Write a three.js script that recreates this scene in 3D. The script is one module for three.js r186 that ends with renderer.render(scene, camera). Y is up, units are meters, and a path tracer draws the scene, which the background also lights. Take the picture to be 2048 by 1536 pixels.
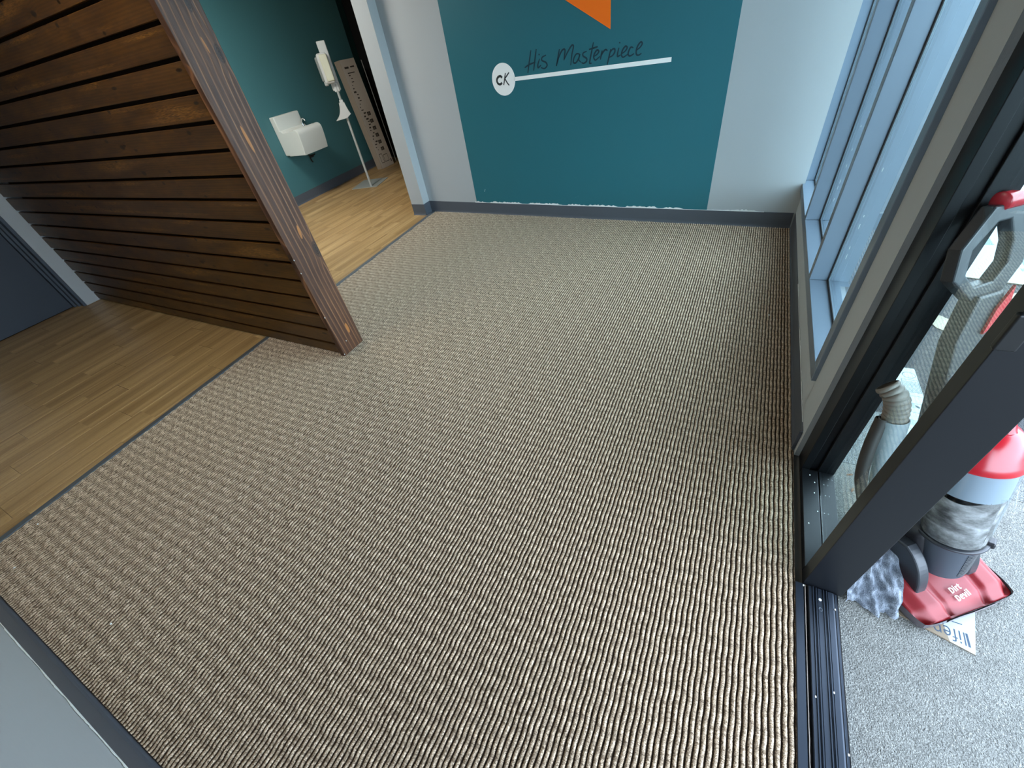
import * as THREE from 'three';
import { RoundedBoxGeometry } from 'three/addons/geometries/RoundedBoxGeometry.js';
import { TextGeometry } from 'three/addons/geometries/TextGeometry.js';
import { FontLoader } from 'three/addons/loaders/FontLoader.js';
import { RectAreaLightUniformsLib } from 'three/addons/lights/RectAreaLightUniformsLib.js';
import { mergeGeometries, mergeVertices, toCreasedNormals } from 'three/addons/utils/BufferGeometryUtils.js';

// ---------------------------------------------------------------- camera, sky, exposure
// x = 0 is the foot of the right wall (window and door), z = 0 the back right corner, y is up; metres.
const scene = new THREE.Scene();
const camera = new THREE.PerspectiveCamera(87.42, 4 / 3, 0.02, 200);
camera.position.set(-0.4053, 1.5, 3.6967);
{
  const fwd = new THREE.Vector3(-0.411, -0.661, -0.628).normalize();
  const right = new THREE.Vector3(0.891, -0.145, -0.431);
  right.addScaledVector(fwd, -right.dot(fwd)).normalize();
  const up = new THREE.Vector3().crossVectors(right, fwd).normalize();
  camera.quaternion.setFromRotationMatrix(new THREE.Matrix4().makeBasis(right, up, fwd.clone().negate()));
}
const SKY = new THREE.Color().setRGB(0.78, 0.97, 1.21);          // even bright overcast sky
scene.background = SKY;
const renderer = new THREE.WebGLRenderer({ antialias: true });
renderer.toneMapping = THREE.LinearToneMapping;
renderer.toneMappingExposure = 10.6;
renderer.shadowMap.enabled = true;
RectAreaLightUniformsLib.init();
const FILL_WARM = new THREE.Color().setRGB(1.0, 0.84, 0.58), FILL_WHITE = new THREE.Color().setRGB(1.0, 0.96, 0.88);
const FILL_ENTRY = 0.7, FILL_HALL = 2.6;  // powers of the unseen fill lamps added over entry and hall

// ---------------------------------------------------------------- random numbers and noise
let seed = 7;
const rnd = () => { seed = (seed + 0x6d2b79f5) | 0; let t = Math.imul(seed ^ (seed >>> 15), 1 | seed); t = (t + Math.imul(t ^ (t >>> 7), 61 | t)) ^ t; return ((t ^ (t >>> 14)) >>> 0) / 4294967296; };
const hash = (x, y) => { let h = Math.imul(x | 0, 374761393) + Math.imul(y | 0, 668265263); h = Math.imul(h ^ (h >>> 13), 1274126177); return ((h ^ (h >>> 16)) >>> 0) / 4294967296; };
const sm = (t) => t * t * (3 - 2 * t), lerp = (a, b, t) => a + (b - a) * t, clamp = (v, a, b) => Math.min(b, Math.max(a, v));
// value noise that repeats after (px, py) cells
function vn(x, y, px = 1 << 20, py = 1 << 20) {
  const xi = Math.floor(x), yi = Math.floor(y), fx = sm(x - xi), fy = sm(y - yi), m = (a, n) => ((a % n) + n) % n;
  const a = hash(m(xi, px), m(yi, py)), b = hash(m(xi + 1, px), m(yi, py)), c = hash(m(xi, px), m(yi + 1, py)), d = hash(m(xi + 1, px), m(yi + 1, py));
  return lerp(lerp(a, b, fx), lerp(c, d, fx), fy);
}
function tex(w, h, fn, srgb = true) {
  const data = new Uint8Array(w * h * 4);
  for (let y = 0, o = 0; y < h; y++) for (let x = 0; x < w; x++, o += 4) {
    const c = fn(x, y);
    if (typeof c === 'number') { data[o] = data[o + 1] = data[o + 2] = clamp(c, 0, 1) * 255; } else { data[o] = clamp(c[0], 0, 255); data[o + 1] = clamp(c[1], 0, 255); data[o + 2] = clamp(c[2], 0, 255); }
    data[o + 3] = 255;
  }
  const t = new THREE.DataTexture(data, w, h, THREE.RGBAFormat);
  t.wrapS = t.wrapT = THREE.RepeatWrapping; t.magFilter = THREE.LinearFilter; t.minFilter = THREE.LinearMipmapLinearFilter; t.generateMipmaps = true;
  if (srgb) t.colorSpace = THREE.SRGBColorSpace;
  t.needsUpdate = true;
  return t;
}
const rep = (t, u, v, ou = 0, ov = 0) => { const c = t.clone(); c.repeat.set(u, v); c.offset.set(ou, ov); c.needsUpdate = true; return c; };
const mixc = (a, b, t) => [lerp(a[0], b[0], t), lerp(a[1], b[1], t), lerp(a[2], b[2], t)];
const mat = (color, roughness = 0.6, o = {}) => new THREE.MeshStandardMaterial({ color, roughness, ...o });
const phys = (color, roughness = 0.3, o = {}) => new THREE.MeshPhysicalMaterial({ color, roughness, ...o });

// ---------------------------------------------------------------- object helpers
const used = new Map();
function numbered(name) { const n = used.get(name) ?? 0; used.set(name, n + 1); return n ? name + '_' + String(n).padStart(3, '0') : name; }
function shade(o) { o.castShadow = o.receiveShadow = true; return o; }
function part(name, geo, m, parent, pos, rot) {
  const o = shade(new THREE.Mesh(geo, m)); o.name = name;
  if (pos) o.position.set(...pos);
  if (rot) o.rotation.set(...rot);
  parent.add(o); return o;
}
function thing(name, label, category, pos = [0, 0, 0], turn = 0, group) {
  const g = new THREE.Group(); g.name = numbered(name); g.position.set(...pos); g.rotation.y = turn;
  g.userData = { label, category }; if (group) g.userData.group = group;
  scene.add(g); return g;
}
function single(name, geo, m, label, category, pos, rot, group) {
  const o = part(numbered(name), geo, m, scene, pos, rot); o.userData = { label, category }; if (group) o.userData.group = group; return o;
}
function struct(name, geo, m, pos, rot) { const o = part(name, geo, m, scene, pos, rot); o.userData.kind = 'structure'; return o; }
function structGroup(name, pos = [0, 0, 0], turn = 0) { const g = new THREE.Group(); g.name = name; g.userData.kind = 'structure'; g.position.set(...pos); g.rotation.y = turn; scene.add(g); return g; }
const bx = (w, h, d, x = 0, y = 0, z = 0) => new THREE.BoxGeometry(w, h, d).translate(x, y, z);
const rb = (w, h, d, r = 0.004, x = 0, y = 0, z = 0, s = 2) => new RoundedBoxGeometry(w, h, d, s, r).translate(x, y, z);
const span = (x0, x1, y0, y1, z0, z1) => bx(x1 - x0, y1 - y0, z1 - z0, (x0 + x1) / 2, (y0 + y1) / 2, (z0 + z1) / 2);
const rspan = (x0, x1, y0, y1, z0, z1, r = 0.003) => rb(x1 - x0, y1 - y0, z1 - z0, Math.min(r, (x1 - x0) / 2.1, (y1 - y0) / 2.1, (z1 - z0) / 2.1), (x0 + x1) / 2, (y0 + y1) / 2, (z0 + z1) / 2, 1);
const merge = (list) => mergeGeometries(list.map((g) => { const n = g.index ? g.toNonIndexed() : g; for (const k of Object.keys(n.attributes)) if (!['position', 'normal', 'uv'].includes(k)) n.deleteAttribute(k); return n; }));
// texture coordinates in metres from the face's own direction; turned = grain along y or z instead of x
function metres(geo, along = 'x', ou = 0, ov = 0) {
  const g = geo.index ? geo.toNonIndexed() : geo, p = g.attributes.position, n = p.count, uv = new Float32Array(n * 2);
  const A = new THREE.Vector3(), B = new THREE.Vector3(), C = new THREE.Vector3(), N = new THREE.Vector3();
  for (let i = 0; i < n; i += 3) {
    A.fromBufferAttribute(p, i); B.fromBufferAttribute(p, i + 1); C.fromBufferAttribute(p, i + 2);
    N.crossVectors(B.clone().sub(A), C.clone().sub(A));
    const ax = Math.abs(N.x), ay = Math.abs(N.y), az = Math.abs(N.z), k = ax >= ay && ax >= az ? 'x' : ay >= az ? 'y' : 'z';
    [A, B, C].forEach((v, j) => {
      let a, b;
      if (along === 'x') { a = k === 'x' ? v.z : v.x; b = k === 'y' ? v.z : v.y; }
      else if (along === 'y') { a = k === 'y' ? v.x : v.y; b = k === 'x' ? v.z : k === 'y' ? v.z : v.x * 0.2 - 0.08; }
      else { a = k === 'z' ? v.x : v.z; b = k === 'y' ? v.x : v.y; }
      uv[(i + j) * 2] = a + ou; uv[(i + j) * 2 + 1] = b + ov;
    });
  }
  g.setAttribute('uv', new THREE.BufferAttribute(uv, 2));
  return g;
}
const extrude = (pts, len) => { const s = new THREE.Shape(pts.map(([a, b]) => new THREE.Vector2(a, b))); return new THREE.ExtrudeGeometry(s, { depth: len, bevelEnabled: false }); };
const tube = (pts, r, seg = 24, rad = 10, closed = false) => new THREE.TubeGeometry(new THREE.CatmullRomCurve3(pts.map((q) => new THREE.Vector3(...q)), closed), seg, r, rad, closed);

// ---------------------------------------------------------------- textures
const paintBump = tex(256, 256, (x, y) => 0.5 * vn(x / 5, y / 5, 51.2 | 0, 51) + 0.3 * vn(x / 2, y / 2, 128, 128) + 0.2 * vn(x / 16, y / 16, 16, 16), false);
const grain = (w, h, fn) => tex(w, h, fn);
function knotField(kn, u, v) { // returns bend of the grain and darkness of knots
  let bend = 0, dark = 0, ring = 0;
  for (const [ku, kv, ru, rv] of kn) {
    const du = (u - ku) / ru, dv = (v - kv) / rv, d = Math.hypot(du, dv);
    bend += Math.exp(-du * du * 0.35) * (dv > 0 ? 1 : -1) * rv * 1.3 * Math.exp(-Math.abs(dv) * 0.45) * (1 - Math.exp(-d * d));
    if (d < 1) { dark = Math.max(dark, 1 - d * d * 0.6); ring = d; }
  }
  return [bend, dark, ring];
}
// stained pine for the slats: u runs 3.6 m, v 0.11 m
function slatTexture(k) {
  const kn = []; for (let i = 0; i < 7; i++) kn.push([3.6 * hash(k * 31 + i, 5), 0.11 * hash(k * 17 + i, 9), 0.012 + 0.016 * hash(i, k), 0.006 + 0.007 * hash(i, k + 3)]);
  const W = 2048, H = 96, a = [46, 27, 9], b = [98, 64, 22], c = [150, 104, 42];
  return grain(W, H, (x, y) => {
    const u = 3.6 * x / W, v = 0.11 * y / H, [bend, dark] = knotField(kn, u, v), vv = v + bend + 0.012 * (vn(u * 1.6 + k * 9, k) - 0.5);
    const rings = 0.5 + 0.5 * Math.sin(vv * 520 + 5 * vn(u * 0.9 + k * 3, vv * 60) + 2 * vn(u * 5, vv * 200));
    const blot = vn(u * 7 + k * 11, v * 26 + k) * 0.65 + vn(u * 23, v * 70 + k * 7) * 0.35, fine = vn(u * 60, v * 1700);
    let col = mixc(a, b, clamp(0.15 + 0.45 * rings * 0.6 + 0.75 * blot - 0.1 + 0.18 * (fine - 0.5), 0, 1));
    const pale = clamp((vn(u * 2.1 + k * 5.3, v * 34 + k * 2) - 0.72) * 5, 0, 1) * clamp((fine - 0.25) * 2, 0, 1);
    col = mixc(col, c, pale * 0.75);
    return mixc(col, [18, 9, 5], dark * 0.85);
  });
}
const slatTex = [0, 1, 2, 3, 4, 5].map(slatTexture);
// face of the end board: u = height 0..2.5 m, v = 0..0.185 m across
const postTex = (() => {
  const kn = [[0.69, 0.018, 0.05, 0.022], [1.588, 0.024, 0.035, 0.018], [1.752, 0.056, 0.03, 0.013], [2.1, 0.1, 0.03, 0.014]];
  const bare = [[1.273, 0.095, 0.062, 0.0085, 0.05], [0.812, 0.068, 0.04, 0.009, -0.1], [0.168, 0.069, 0.04, 0.011, 0], [1.62, 0.07, 0.03, 0.004, 0.1]];
  const W = 2048, H = 192;
  return grain(W, H, (x, y) => {
    const u = 2.5 * x / W, v = 0.185 * y / H, [bend, dark, ring] = knotField(kn, u, v), vv = v + bend + 0.01 * (vn(u * 2.2, 3) - 0.5) - 0.02 * Math.sin(u * 1.7);
    const ph = vv * 210 + 3.5 * vn(u * 0.9, vv * 20), r = ph / 6.283, f = r - Math.floor(r), line = Math.exp(-((f - 0.82) ** 2) / 0.006) * (0.35 + 0.65 * vn(u * 6, Math.floor(r) * 7.3));
    const blot = vn(u * 5, v * 30) * 0.6 + vn(u * 19, v * 90) * 0.4, fine = vn(u * 40, v * 1400);
    let col = mixc([54, 33, 22], [104, 72, 50], clamp(0.2 + 0.55 * blot + 0.35 * (f - 0.4) + 0.35 * (fine - 0.5), 0, 1));
    col = mixc(col, [172, 128, 92], clamp(line * 0.8, 0, 0.75));
    for (const [bu, bv, ru, rv, sl] of bare) { const du = (u - bu) / ru, dv = (v - bv - sl * (u - bu)) / rv, d = du * du + dv * dv; if (d < 1) col = mixc(col, [176, 118, 62], clamp((1 - d) * 4, 0, 1) * (0.72 + 0.28 * fine)); }
    return mixc(col, mixc([26, 18, 16], [60, 44, 36], 0.5 + 0.5 * Math.sin(ring * 20)), dark * 0.85);
  });
})();
const postBump = tex(1024, 128, (x, y) => { const u = 2.5 * x / 1024, v = 0.185 * y / 128; return 0.5 + 0.5 * Math.sin(v * 210 + 3.5 * vn(u * 0.9, v * 20)) * 0.6 + 0.3 * (vn(u * 40, v * 900) - 0.5); }, false);
// oak-look vinyl plank: u 1.22 m, v 0.18 m
function plankTexture(k) {
  const W = 1024, H = 160;
  return grain(W, H, (x, y) => {
    const u = 1.22 * x / W, v = 0.18 * y / H, vv = v + 0.02 * (vn(u * 1.7 + k * 5, v * 9 + k) - 0.5);
    const broad = vn(u * 0.9 + k * 3, vv * 30 + k * 7), mid = vn(u * 2.6 + k * 9, vv * 95), fine = vn(u * 26, vv * 1100 + k), fl = vn(u * 90 + k, v * 700);
    let col = mixc([136, 106, 66], [206, 174, 124], clamp(0.14 + 0.72 * broad + 0.3 * (mid - 0.5) + 0.18 * (fine - 0.5), 0, 1));
    return mixc(col, [112, 84, 50], clamp((fl - 0.78) * 2.4, 0, 0.5));
  });
}
const plankTex = [0, 1, 2, 3].map(plankTexture);
// beige twisted cords, shade of gaps and loop dips painted brown: tile of 8 cords x 4 loops (0.124 x 0.184 m)
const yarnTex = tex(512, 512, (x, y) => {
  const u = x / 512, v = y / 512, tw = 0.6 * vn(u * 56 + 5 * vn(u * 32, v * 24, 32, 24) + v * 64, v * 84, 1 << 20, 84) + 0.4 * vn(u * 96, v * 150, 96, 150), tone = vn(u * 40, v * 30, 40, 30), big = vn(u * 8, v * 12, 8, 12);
  const light = mixc([216, 199, 171], [242, 229, 205], tone), dark = [92, 78, 60], ground = [60, 48, 36];  // ground is painted shade between the cords
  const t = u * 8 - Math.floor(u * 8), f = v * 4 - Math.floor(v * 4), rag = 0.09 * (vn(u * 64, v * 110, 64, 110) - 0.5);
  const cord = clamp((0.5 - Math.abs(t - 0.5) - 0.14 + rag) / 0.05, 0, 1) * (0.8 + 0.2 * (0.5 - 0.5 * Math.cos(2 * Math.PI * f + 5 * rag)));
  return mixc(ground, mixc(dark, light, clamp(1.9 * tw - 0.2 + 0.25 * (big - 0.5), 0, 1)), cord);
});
const yarnBump = tex(512, 512, (x, y) => { const u = x / 512, v = y / 512; return 0.6 * vn(u * 110 + 20 * v, v * 130, 1 << 20, 130) + 0.4 * vn(u * 220, v * 200, 220, 200); }, false);
const concreteTex = tex(1024, 1024, (x, y) => {
  const a = vn(x / 3, y / 3, 341, 341), b = vn(x / 9, y / 9, 113, 113), c = vn(x / 64, y / 64, 16, 16), d = vn(x / 1.6, y / 1.6, 640, 640);
  let col = mixc([96, 96, 92], [196, 196, 190], clamp(-0.05 + 0.55 * a + 0.25 * b + 0.15 * c + 0.4 * d, 0, 1));
  if (a > 0.82) col = mixc(col, [228, 226, 216], 0.6); if (d < 0.14) col = mixc(col, [62, 60, 56], 0.75);
  return col;
});
const concreteBump = tex(512, 512, (x, y) => 0.6 * vn(x / 3, y / 3, 170, 170) + 0.4 * vn(x / 1.5, y / 1.5, 341, 341), false);
const asphaltTex = tex(1024, 1024, (x, y) => {
  const a = vn(x / 5, y / 5, 204, 204), b = vn(x / 2.4, y / 2.4, 426, 426), c = vn(x / 40, y / 40, 25, 25);
  let col = mixc([40, 42, 44], [112, 116, 120], clamp(0.7 * a * a + 0.4 * b * b + 0.1 * c, 0, 1));
  if (b > 0.93) col = [205, 208, 210];
  return col;
});
const asphaltBump = tex(512, 512, (x, y) => vn(x / 5, y / 5, 102, 102) * 0.7 + 0.3 * vn(x / 2.4, y / 2.4, 213, 213), false);

// ---------------------------------------------------------------- materials
const bump = (s) => ({ bumpMap: rep(paintBump, 5, 5), bumpScale: s });
const greyPaint = mat('#a9aeb0', 0.62, bump(0.0006));
const tealPaint = mat('#1f6772', 0.5, bump(0.0006));
const hallTeal = mat('#3e6d72', 0.55, bump(0.0006));
const whitePaint = mat('#cfcfca', 0.8, bump(0.0004));
const baseRubber = mat('#4d525a', 0.5);
const chalk = mat('#e2e6e4', 0.9);
const blackFrame = mat('#121418', 0.38, { metalness: 0.25 });
const greyFrame = mat('#7c8997', 0.36, { metalness: 0.45 });
const glass = phys('#f2fbf8', 0.0, { transmission: 1, thickness: 0, ior: 1.5, metalness: 0 });
const slateDoor = mat('#2b3440', 0.55, bump(0.0003));
const unlitBlack = mat('#0e0f10', 0.6);  // near-black put in for the darkness of the hall end

// ---------------------------------------------------------------- structure: floors
struct('floor_slab', span(-7, 0.1274, -0.16, -0.0105, -4.2, 4.6), mat('#6d6a64', 0.9)).name = 'floor';
const WT = 0.15, CEIL = 2.75;
// wood-look planks of the hall, laid along z
const woodFloor = structGroup('floor_planks');
{
  const PW = 0.181, PL = 1.22, mats = plankTex.map((t) => mat('#ffffff', 0.36, { map: rep(t, 1 / 1.22, 1 / 0.18), bumpMap: rep(t, 1 / 1.22, 1 / 0.18), bumpScale: 0.0004 }));
  const geos = [0, 1, 2].map((i) => metres(rspan(-PW / 2 + 0.0004, PW / 2 - 0.0004, -0.0065, 0, -PL / 2 + 0.0005, PL / 2 - 0.0005, 0.0012), 'z', 0.61 + i * 0.37, 0.09));
  let n = 0;
  for (let c = 0; c < 17; c++) {
    const x = -3.22 - PW * (c + 0.5), shift = (c * 0.437) % 1 * PL;
    for (let r = -1; r < 7; r++) {
      const z = -3.9 + shift + r * PL + PL / 2;
      if (z > 4.6 || z < -4.1) continue;
      const h = hash(c * 13 + 1, r * 7 + 40);
      part('plank', geos[Math.floor(h * 3)], mats[Math.floor(hash(c + 50, r + 90) * 4)], woodFloor, [x, 0, z]); n++;
    }
  }
}
// carpet: rows of looped yarn running along z, real relief
const stripL = (z) => -3.574 + 0.0641 * z, STRIP = 0.052;
{
  const pitch = 0.0155, per = 5, x0 = -3.56, x1 = 0.02, nx = Math.round((x1 - x0) / pitch * per), z0 = -0.2, z1 = 4.16, nz = 470;
  const pos = new Float32Array((nx + 1) * (nz + 1) * 3), uv = new Float32Array((nx + 1) * (nz + 1) * 2), clampd = new Uint8Array((nx + 1) * (nz + 1));
  const rowPh = (r) => 0.3 * (hash(r, 3) - 0.5) + 0.35 * vn(r * 0.06, 5);
  for (let j = 0, i = 0; j <= nz; j++) for (let k = 0; k <= nx; k++, i++) {
    let x = x0 + k * pitch / per, z = z0 + (z1 - z0) * j / nz; const row = Math.floor(k / per), t = (k % per) / per;
    const s = z / 0.044 + rowPh(row), f = s - Math.floor(s), id = Math.floor(s);
    const loop = 0.5 - 0.5 * Math.cos(2 * Math.PI * f), wob = 0.0009 * Math.sin(2 * Math.PI * (s * 0.5 + 0.25 * vn(row * 0.3, 8))) + 0.0010 * (hash(row, id) - 0.5);
    const prof = Math.pow(Math.max(0, Math.sin(Math.PI * t)), 0.5);
    const y = 0.0008 + (0.0095 * (0.66 + 0.34 * loop) + 0.0014 * (hash(row * 3 + 1, id) - 0.5)) * prof + 0.0005 * (hash(k, j) - 0.5);
    x += wob * (t === 0 ? 0.8 : 1);
    const lo = stripL(z) + STRIP - 0.006, hi = z > 2.3 ? 0.0075 : 0.004, bz = 0.054 * x + 0.004, fz = 4.136 + 0.0087 * (-1.5 - x);
    let c = 0; if (x < lo) { x = lo; c = 1; } if (x > hi) { x = hi; c = 1; } if (z < bz) { z = bz; c = 1; } if (z > fz) { z = fz; c = 1; }
    clampd[i] = c; pos.set([x, y, z], i * 3); uv.set([k / per / 8, s / 4], i * 2);
  }
  const idx = [];
  for (let j = 0; j < nz; j++) for (let k = 0; k < nx; k++) { const a = j * (nx + 1) + k, b = a + 1, c = a + nx + 1, d = c + 1; if (clampd[a] + clampd[b] + clampd[c] + clampd[d] < 4) idx.push(a, c, b, b, c, d); }
  const g = new THREE.BufferGeometry(); g.setAttribute('position', new THREE.BufferAttribute(pos, 3)); g.setAttribute('uv', new THREE.BufferAttribute(uv, 2)); g.setIndex(idx); g.computeVertexNormals();
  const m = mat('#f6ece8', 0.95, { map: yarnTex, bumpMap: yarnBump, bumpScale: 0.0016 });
  struct('floor_carpet', g, m).userData.label = 'beige brown-flecked ribbed loop-pile carpet with painted gap shade, covering the entry floor';
}
// rubber strip between carpet and planks
{
  const g = structGroup('trim_1'); g.userData.label = 'dark grey rubber strip between the carpet and the wood-look planks';
  const L = 4.32, ang = Math.atan(0.0641), e = extrude([[0, 0.0002], [0.001, 0.003], [0.006, 0.0065], [STRIP - 0.008, 0.0115], [STRIP, 0.0118], [STRIP, 0.0002]], L);
  part('strip_body', e, mat('#545c63', 0.5), g, [stripL(-0.19), 0, -0.19], [0, ang, 0]);
  part('edge_lip', rspan(-0.003, 0.003, 0.0003, 0.0016, 0, L, 0.0006), mat('#8c8e8c', 0.4, { metalness: 0.5 }), g, [stripL(-0.19), 0, -0.19], [0, ang, 0]);
}

// ---------------------------------------------------------------- structure: walls
const BA = -Math.atan(0.054);                                         // turn of the back wall
// back wall, local x along the wall from the corner, local z = 0 its face
const back = structGroup('wall_back', [0, 0, -0.012], BA);
part('wall_body', span(-3.66, 0.012, 0, CEIL, -WT, 0), greyPaint, back);
part('painted_panel', span(-2.932, -0.617, 0.1, CEIL, -0.0008, 0.0006), tealPaint, back).userData.label = 'dark teal painted panel';
part('scuff', new RoundedBoxGeometry(0.0028, 0.03, 0.0004, 1, 0.0002), chalk, back, [-2.80, 0.245, 0.0009], [0, 0, -0.45]);
part('scuff', new RoundedBoxGeometry(0.0015, 0.05, 0.0004, 1, 0.0002), mat('#3c7781', 0.6), back, [-1.77, 0.2, 0.0009], [0, 0, -1.1]);
// right wall: under the window, over it, the strip beside the door frame, over the door
struct('wall_right', merge([span(0.0125, 0.16, 0, 0.285, -0.2, 2.165), span(0.0125, 0.16, 2.46, CEIL, -0.2, 4.4), span(0.0125, 0.16, 0, CEIL, 2.162, 2.325), span(0.0125, 0.16, 0, CEIL, 4.0, 4.4), span(0.0125, 0.16, 0, CEIL, -0.5, -0.135)]), greyPaint);
// front wall behind the camera
struct('wall_front', span(-7, 0.16, 0, CEIL, 0, WT), greyPaint, [-1.5 + 1.5, 0, 4.152 - 1.5 * 0.0087], [0, Math.atan(0.0087), 0]);
// partition end (pier) and its run back into the hall
struct('wall_partition', span(-3.772, -3.598, 0, CEIL, -4.2, -0.092), greyPaint);
// hall wall: teal part with a slight turn, grey part with the door
const HA = -Math.atan(0.0697);
const hallX = (z) => -6.021 + 0.0697 * z - 0.012;
struct('wall_left', span(-WT, 0, 0, CEIL, -2.52, 2.2), hallTeal, [hallX(0), 0, 0], [0, -HA, 0]);
struct('wall_left_door', merge([span(-6.4, -6.14, 0, CEIL, 2.18, 2.46), span(-6.4, -6.14, 2.1, CEIL, 2.46, 3.44), span(-6.4, -6.14, 0, CEIL, 3.44, 4.4), span(-7, -6.36, 0, CEIL, 2.2, 4.4)]), greyPaint);
struct('wall_hall_end', merge([span(-7, -3.6, 0, CEIL, -2.95, -2.8), span(-7, -6.8, 0, CEIL, -2.8, 2.4)]), hallTeal);
struct('ceiling', span(-7.1, 0.16, CEIL, CEIL + 0.12, -4.2, 4.5), whitePaint);

// rubber cove base with a toe; run along local +x, wall behind at local z = 0
const BH = 0.12;
const coveProfile = [[0, 0], [0.0125, 0], [0.0118, 0.0035], [0.0065, 0.012], [0.0038, 0.026], [0.0032, BH - 0.002], [0.002, BH], [0, BH]];
const cove = (len) => extrude(coveProfile, len).rotateY(-Math.PI / 2).translate(len, 0, 0); // profile (d, y) -> z = d, run along x
function coveBase(name, pos, turn, len) { const g = structGroup(name, pos, turn); part('cove_base', cove(len), baseRubber, g); return g; }
// torn paint / caulk left along the top of a base: irregular ribbon
function caulk(parent, x0, x1, density, sd, maxH = 0.006) {
  const pts = [], n = Math.round((x1 - x0) / 0.006); for (let i = 0; i <= n; i++) { const x = x0 + (x1 - x0) * i / n, a = vn(x * 9 + sd, sd), b = vn(x * 70, sd + 2), on = a > 1 - density ? 1 : 0; pts.push([x, 0.0018 + on * maxH * (0.25 + 0.75 * b) * clamp((a - 1 + density) * 6, 0, 1)]); }
  const s = new THREE.Shape(); s.moveTo(x0, -0.002); for (const [x, y] of pts) s.lineTo(x, y); s.lineTo(x1, -0.002); s.closePath();
  part('caulk_edge', new THREE.ExtrudeGeometry(s, { depth: 0.0012, bevelEnabled: false }), chalk, parent, [0, BH, 0.0015]).userData.label = 'ragged white caulk along the top edge';
}
const bBack = coveBase('baseboard_back', [0, 0, -0.012], BA, 0.001); bBack.children.length = 0;
part('cove_base', cove(3.6).translate(-3.6, 0, 0), baseRubber, bBack);
caulk(bBack, -2.95, -0.2, 0.7, 11, 0.016);
const bRight = coveBase('baseboard_right', [0.0125, 0, 2.296], 0, 0.001); bRight.children.length = 0;
part('cove_base', cove(2.3).rotateY(-Math.PI / 2).translate(0, 0, -2.3), baseRubber, bRight);
part('cove_end', rspan(-0.0125, 0.0, 0, BH - 0.002, -0.002, 0.006, 0.002), baseRubber, bRight);
{ const g = new THREE.Group(); g.name = 'caulk_run'; g.rotation.y = -Math.PI / 2; bRight.add(g); caulk(g, -1.2, -0.05, 0.55, 23, 0.004); g.children.forEach((c) => { c.position.x = 0; }); bRight.remove(g); const c = g.children[0]; c.rotation.y = -Math.PI / 2; c.position.set(-0.0015, BH, 0); bRight.add(c); }
const bFront = structGroup('baseboard_front', [0, 0, 4.152 - 1.5 * 0.0087], Math.atan(0.0087) + Math.PI);
part('cove_base', cove(6.1), baseRubber, bFront); caulk(bFront, 1.0, 3.4, 0.75, 37, 0.009);
const bHall = structGroup('baseboard_left', [hallX(0), 0, 0], -HA + Math.PI / 2);
part('cove_base', cove(4.7).translate(-2.2, 0, 0), baseRubber, bHall);
const bPier = structGroup('baseboard_pier', [-3.772, 0, -0.092]);
part('cove_base', cove(0.174), baseRubber, bPier);
part('cove_base', cove(0.13).rotateY(Math.PI / 2).translate(0.174, 0, 0.0), baseRubber, bPier);
part('cove_corner', rspan(0.170, 0.1785, 0, BH - 0.0005, -0.004, 0.0045, 0.004), baseRubber, bPier);

// ---------------------------------------------------------------- window by the corner: three panes in a grey metal frame
{
  const w = structGroup('window_1'), X0 = -0.004, X1 = 0.122, YB = 0.275, YT = 2.46, GX = 0.08;
  const bar = (name, x0, x1, y0, y1, z0, z1, m = greyFrame) => part(name, rspan(x0, x1, y0, y1, z0, z1, 0.0025), m, w);
  bar('sill_frame', X0, X1, YB, 0.33, -0.135, 2.165);
  bar('head_frame', X0, X1, YT - 0.055, YT, -0.135, 2.165);
  bar('frame_jamb', X0, X1, 0.33, YT - 0.055, -0.135, -0.083);
  bar('frame_jamb', X0, X1, 0.33, YT - 0.055, 2.112, 2.165);
  for (const z of [0.665, 1.432]) bar('mullion', X0, X1, 0.33, YT - 0.055, z - 0.052, z);
  for (let i = 0; i < 16; i++) part('paint_chip', new THREE.IcosahedronGeometry(0.004, 0).scale(0.5, 1 + 3 * hash(i, 2), 0.3), chalk, w, [0.101 + 0.006 * hash(i, 8), 0.36 + 1.5 * hash(i, 5), [0.665, 1.432][i % 2] + 0.0003]);
  for (const z of [0.665, 1.432]) bar('outer_fin', X1 - 0.014, 0.34, 0.30, YT, z - 0.046, z - 0.007);
  const bays = [[-0.083, 0.613], [0.665, 1.38], [1.432, 2.112]];
  for (const [a, b] of bays) {
    part('pane', span(GX - 0.003, GX + 0.003, 0.335, YT - 0.06, a + 0.003, b - 0.003), glass, w);
    const gk = mat('#111214', 0.7);                                  // dark gasket round each pane
    part('gasket', merge([rspan(GX - 0.011, GX - 0.004, 0.3302, 0.339, a, b), rspan(GX - 0.011, GX - 0.004, 0.335, YT - 0.056, a, a + 0.008), rspan(GX - 0.011, GX - 0.004, 0.335, YT - 0.056, b - 0.008, b)]), gk, w);
  }
}
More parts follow.
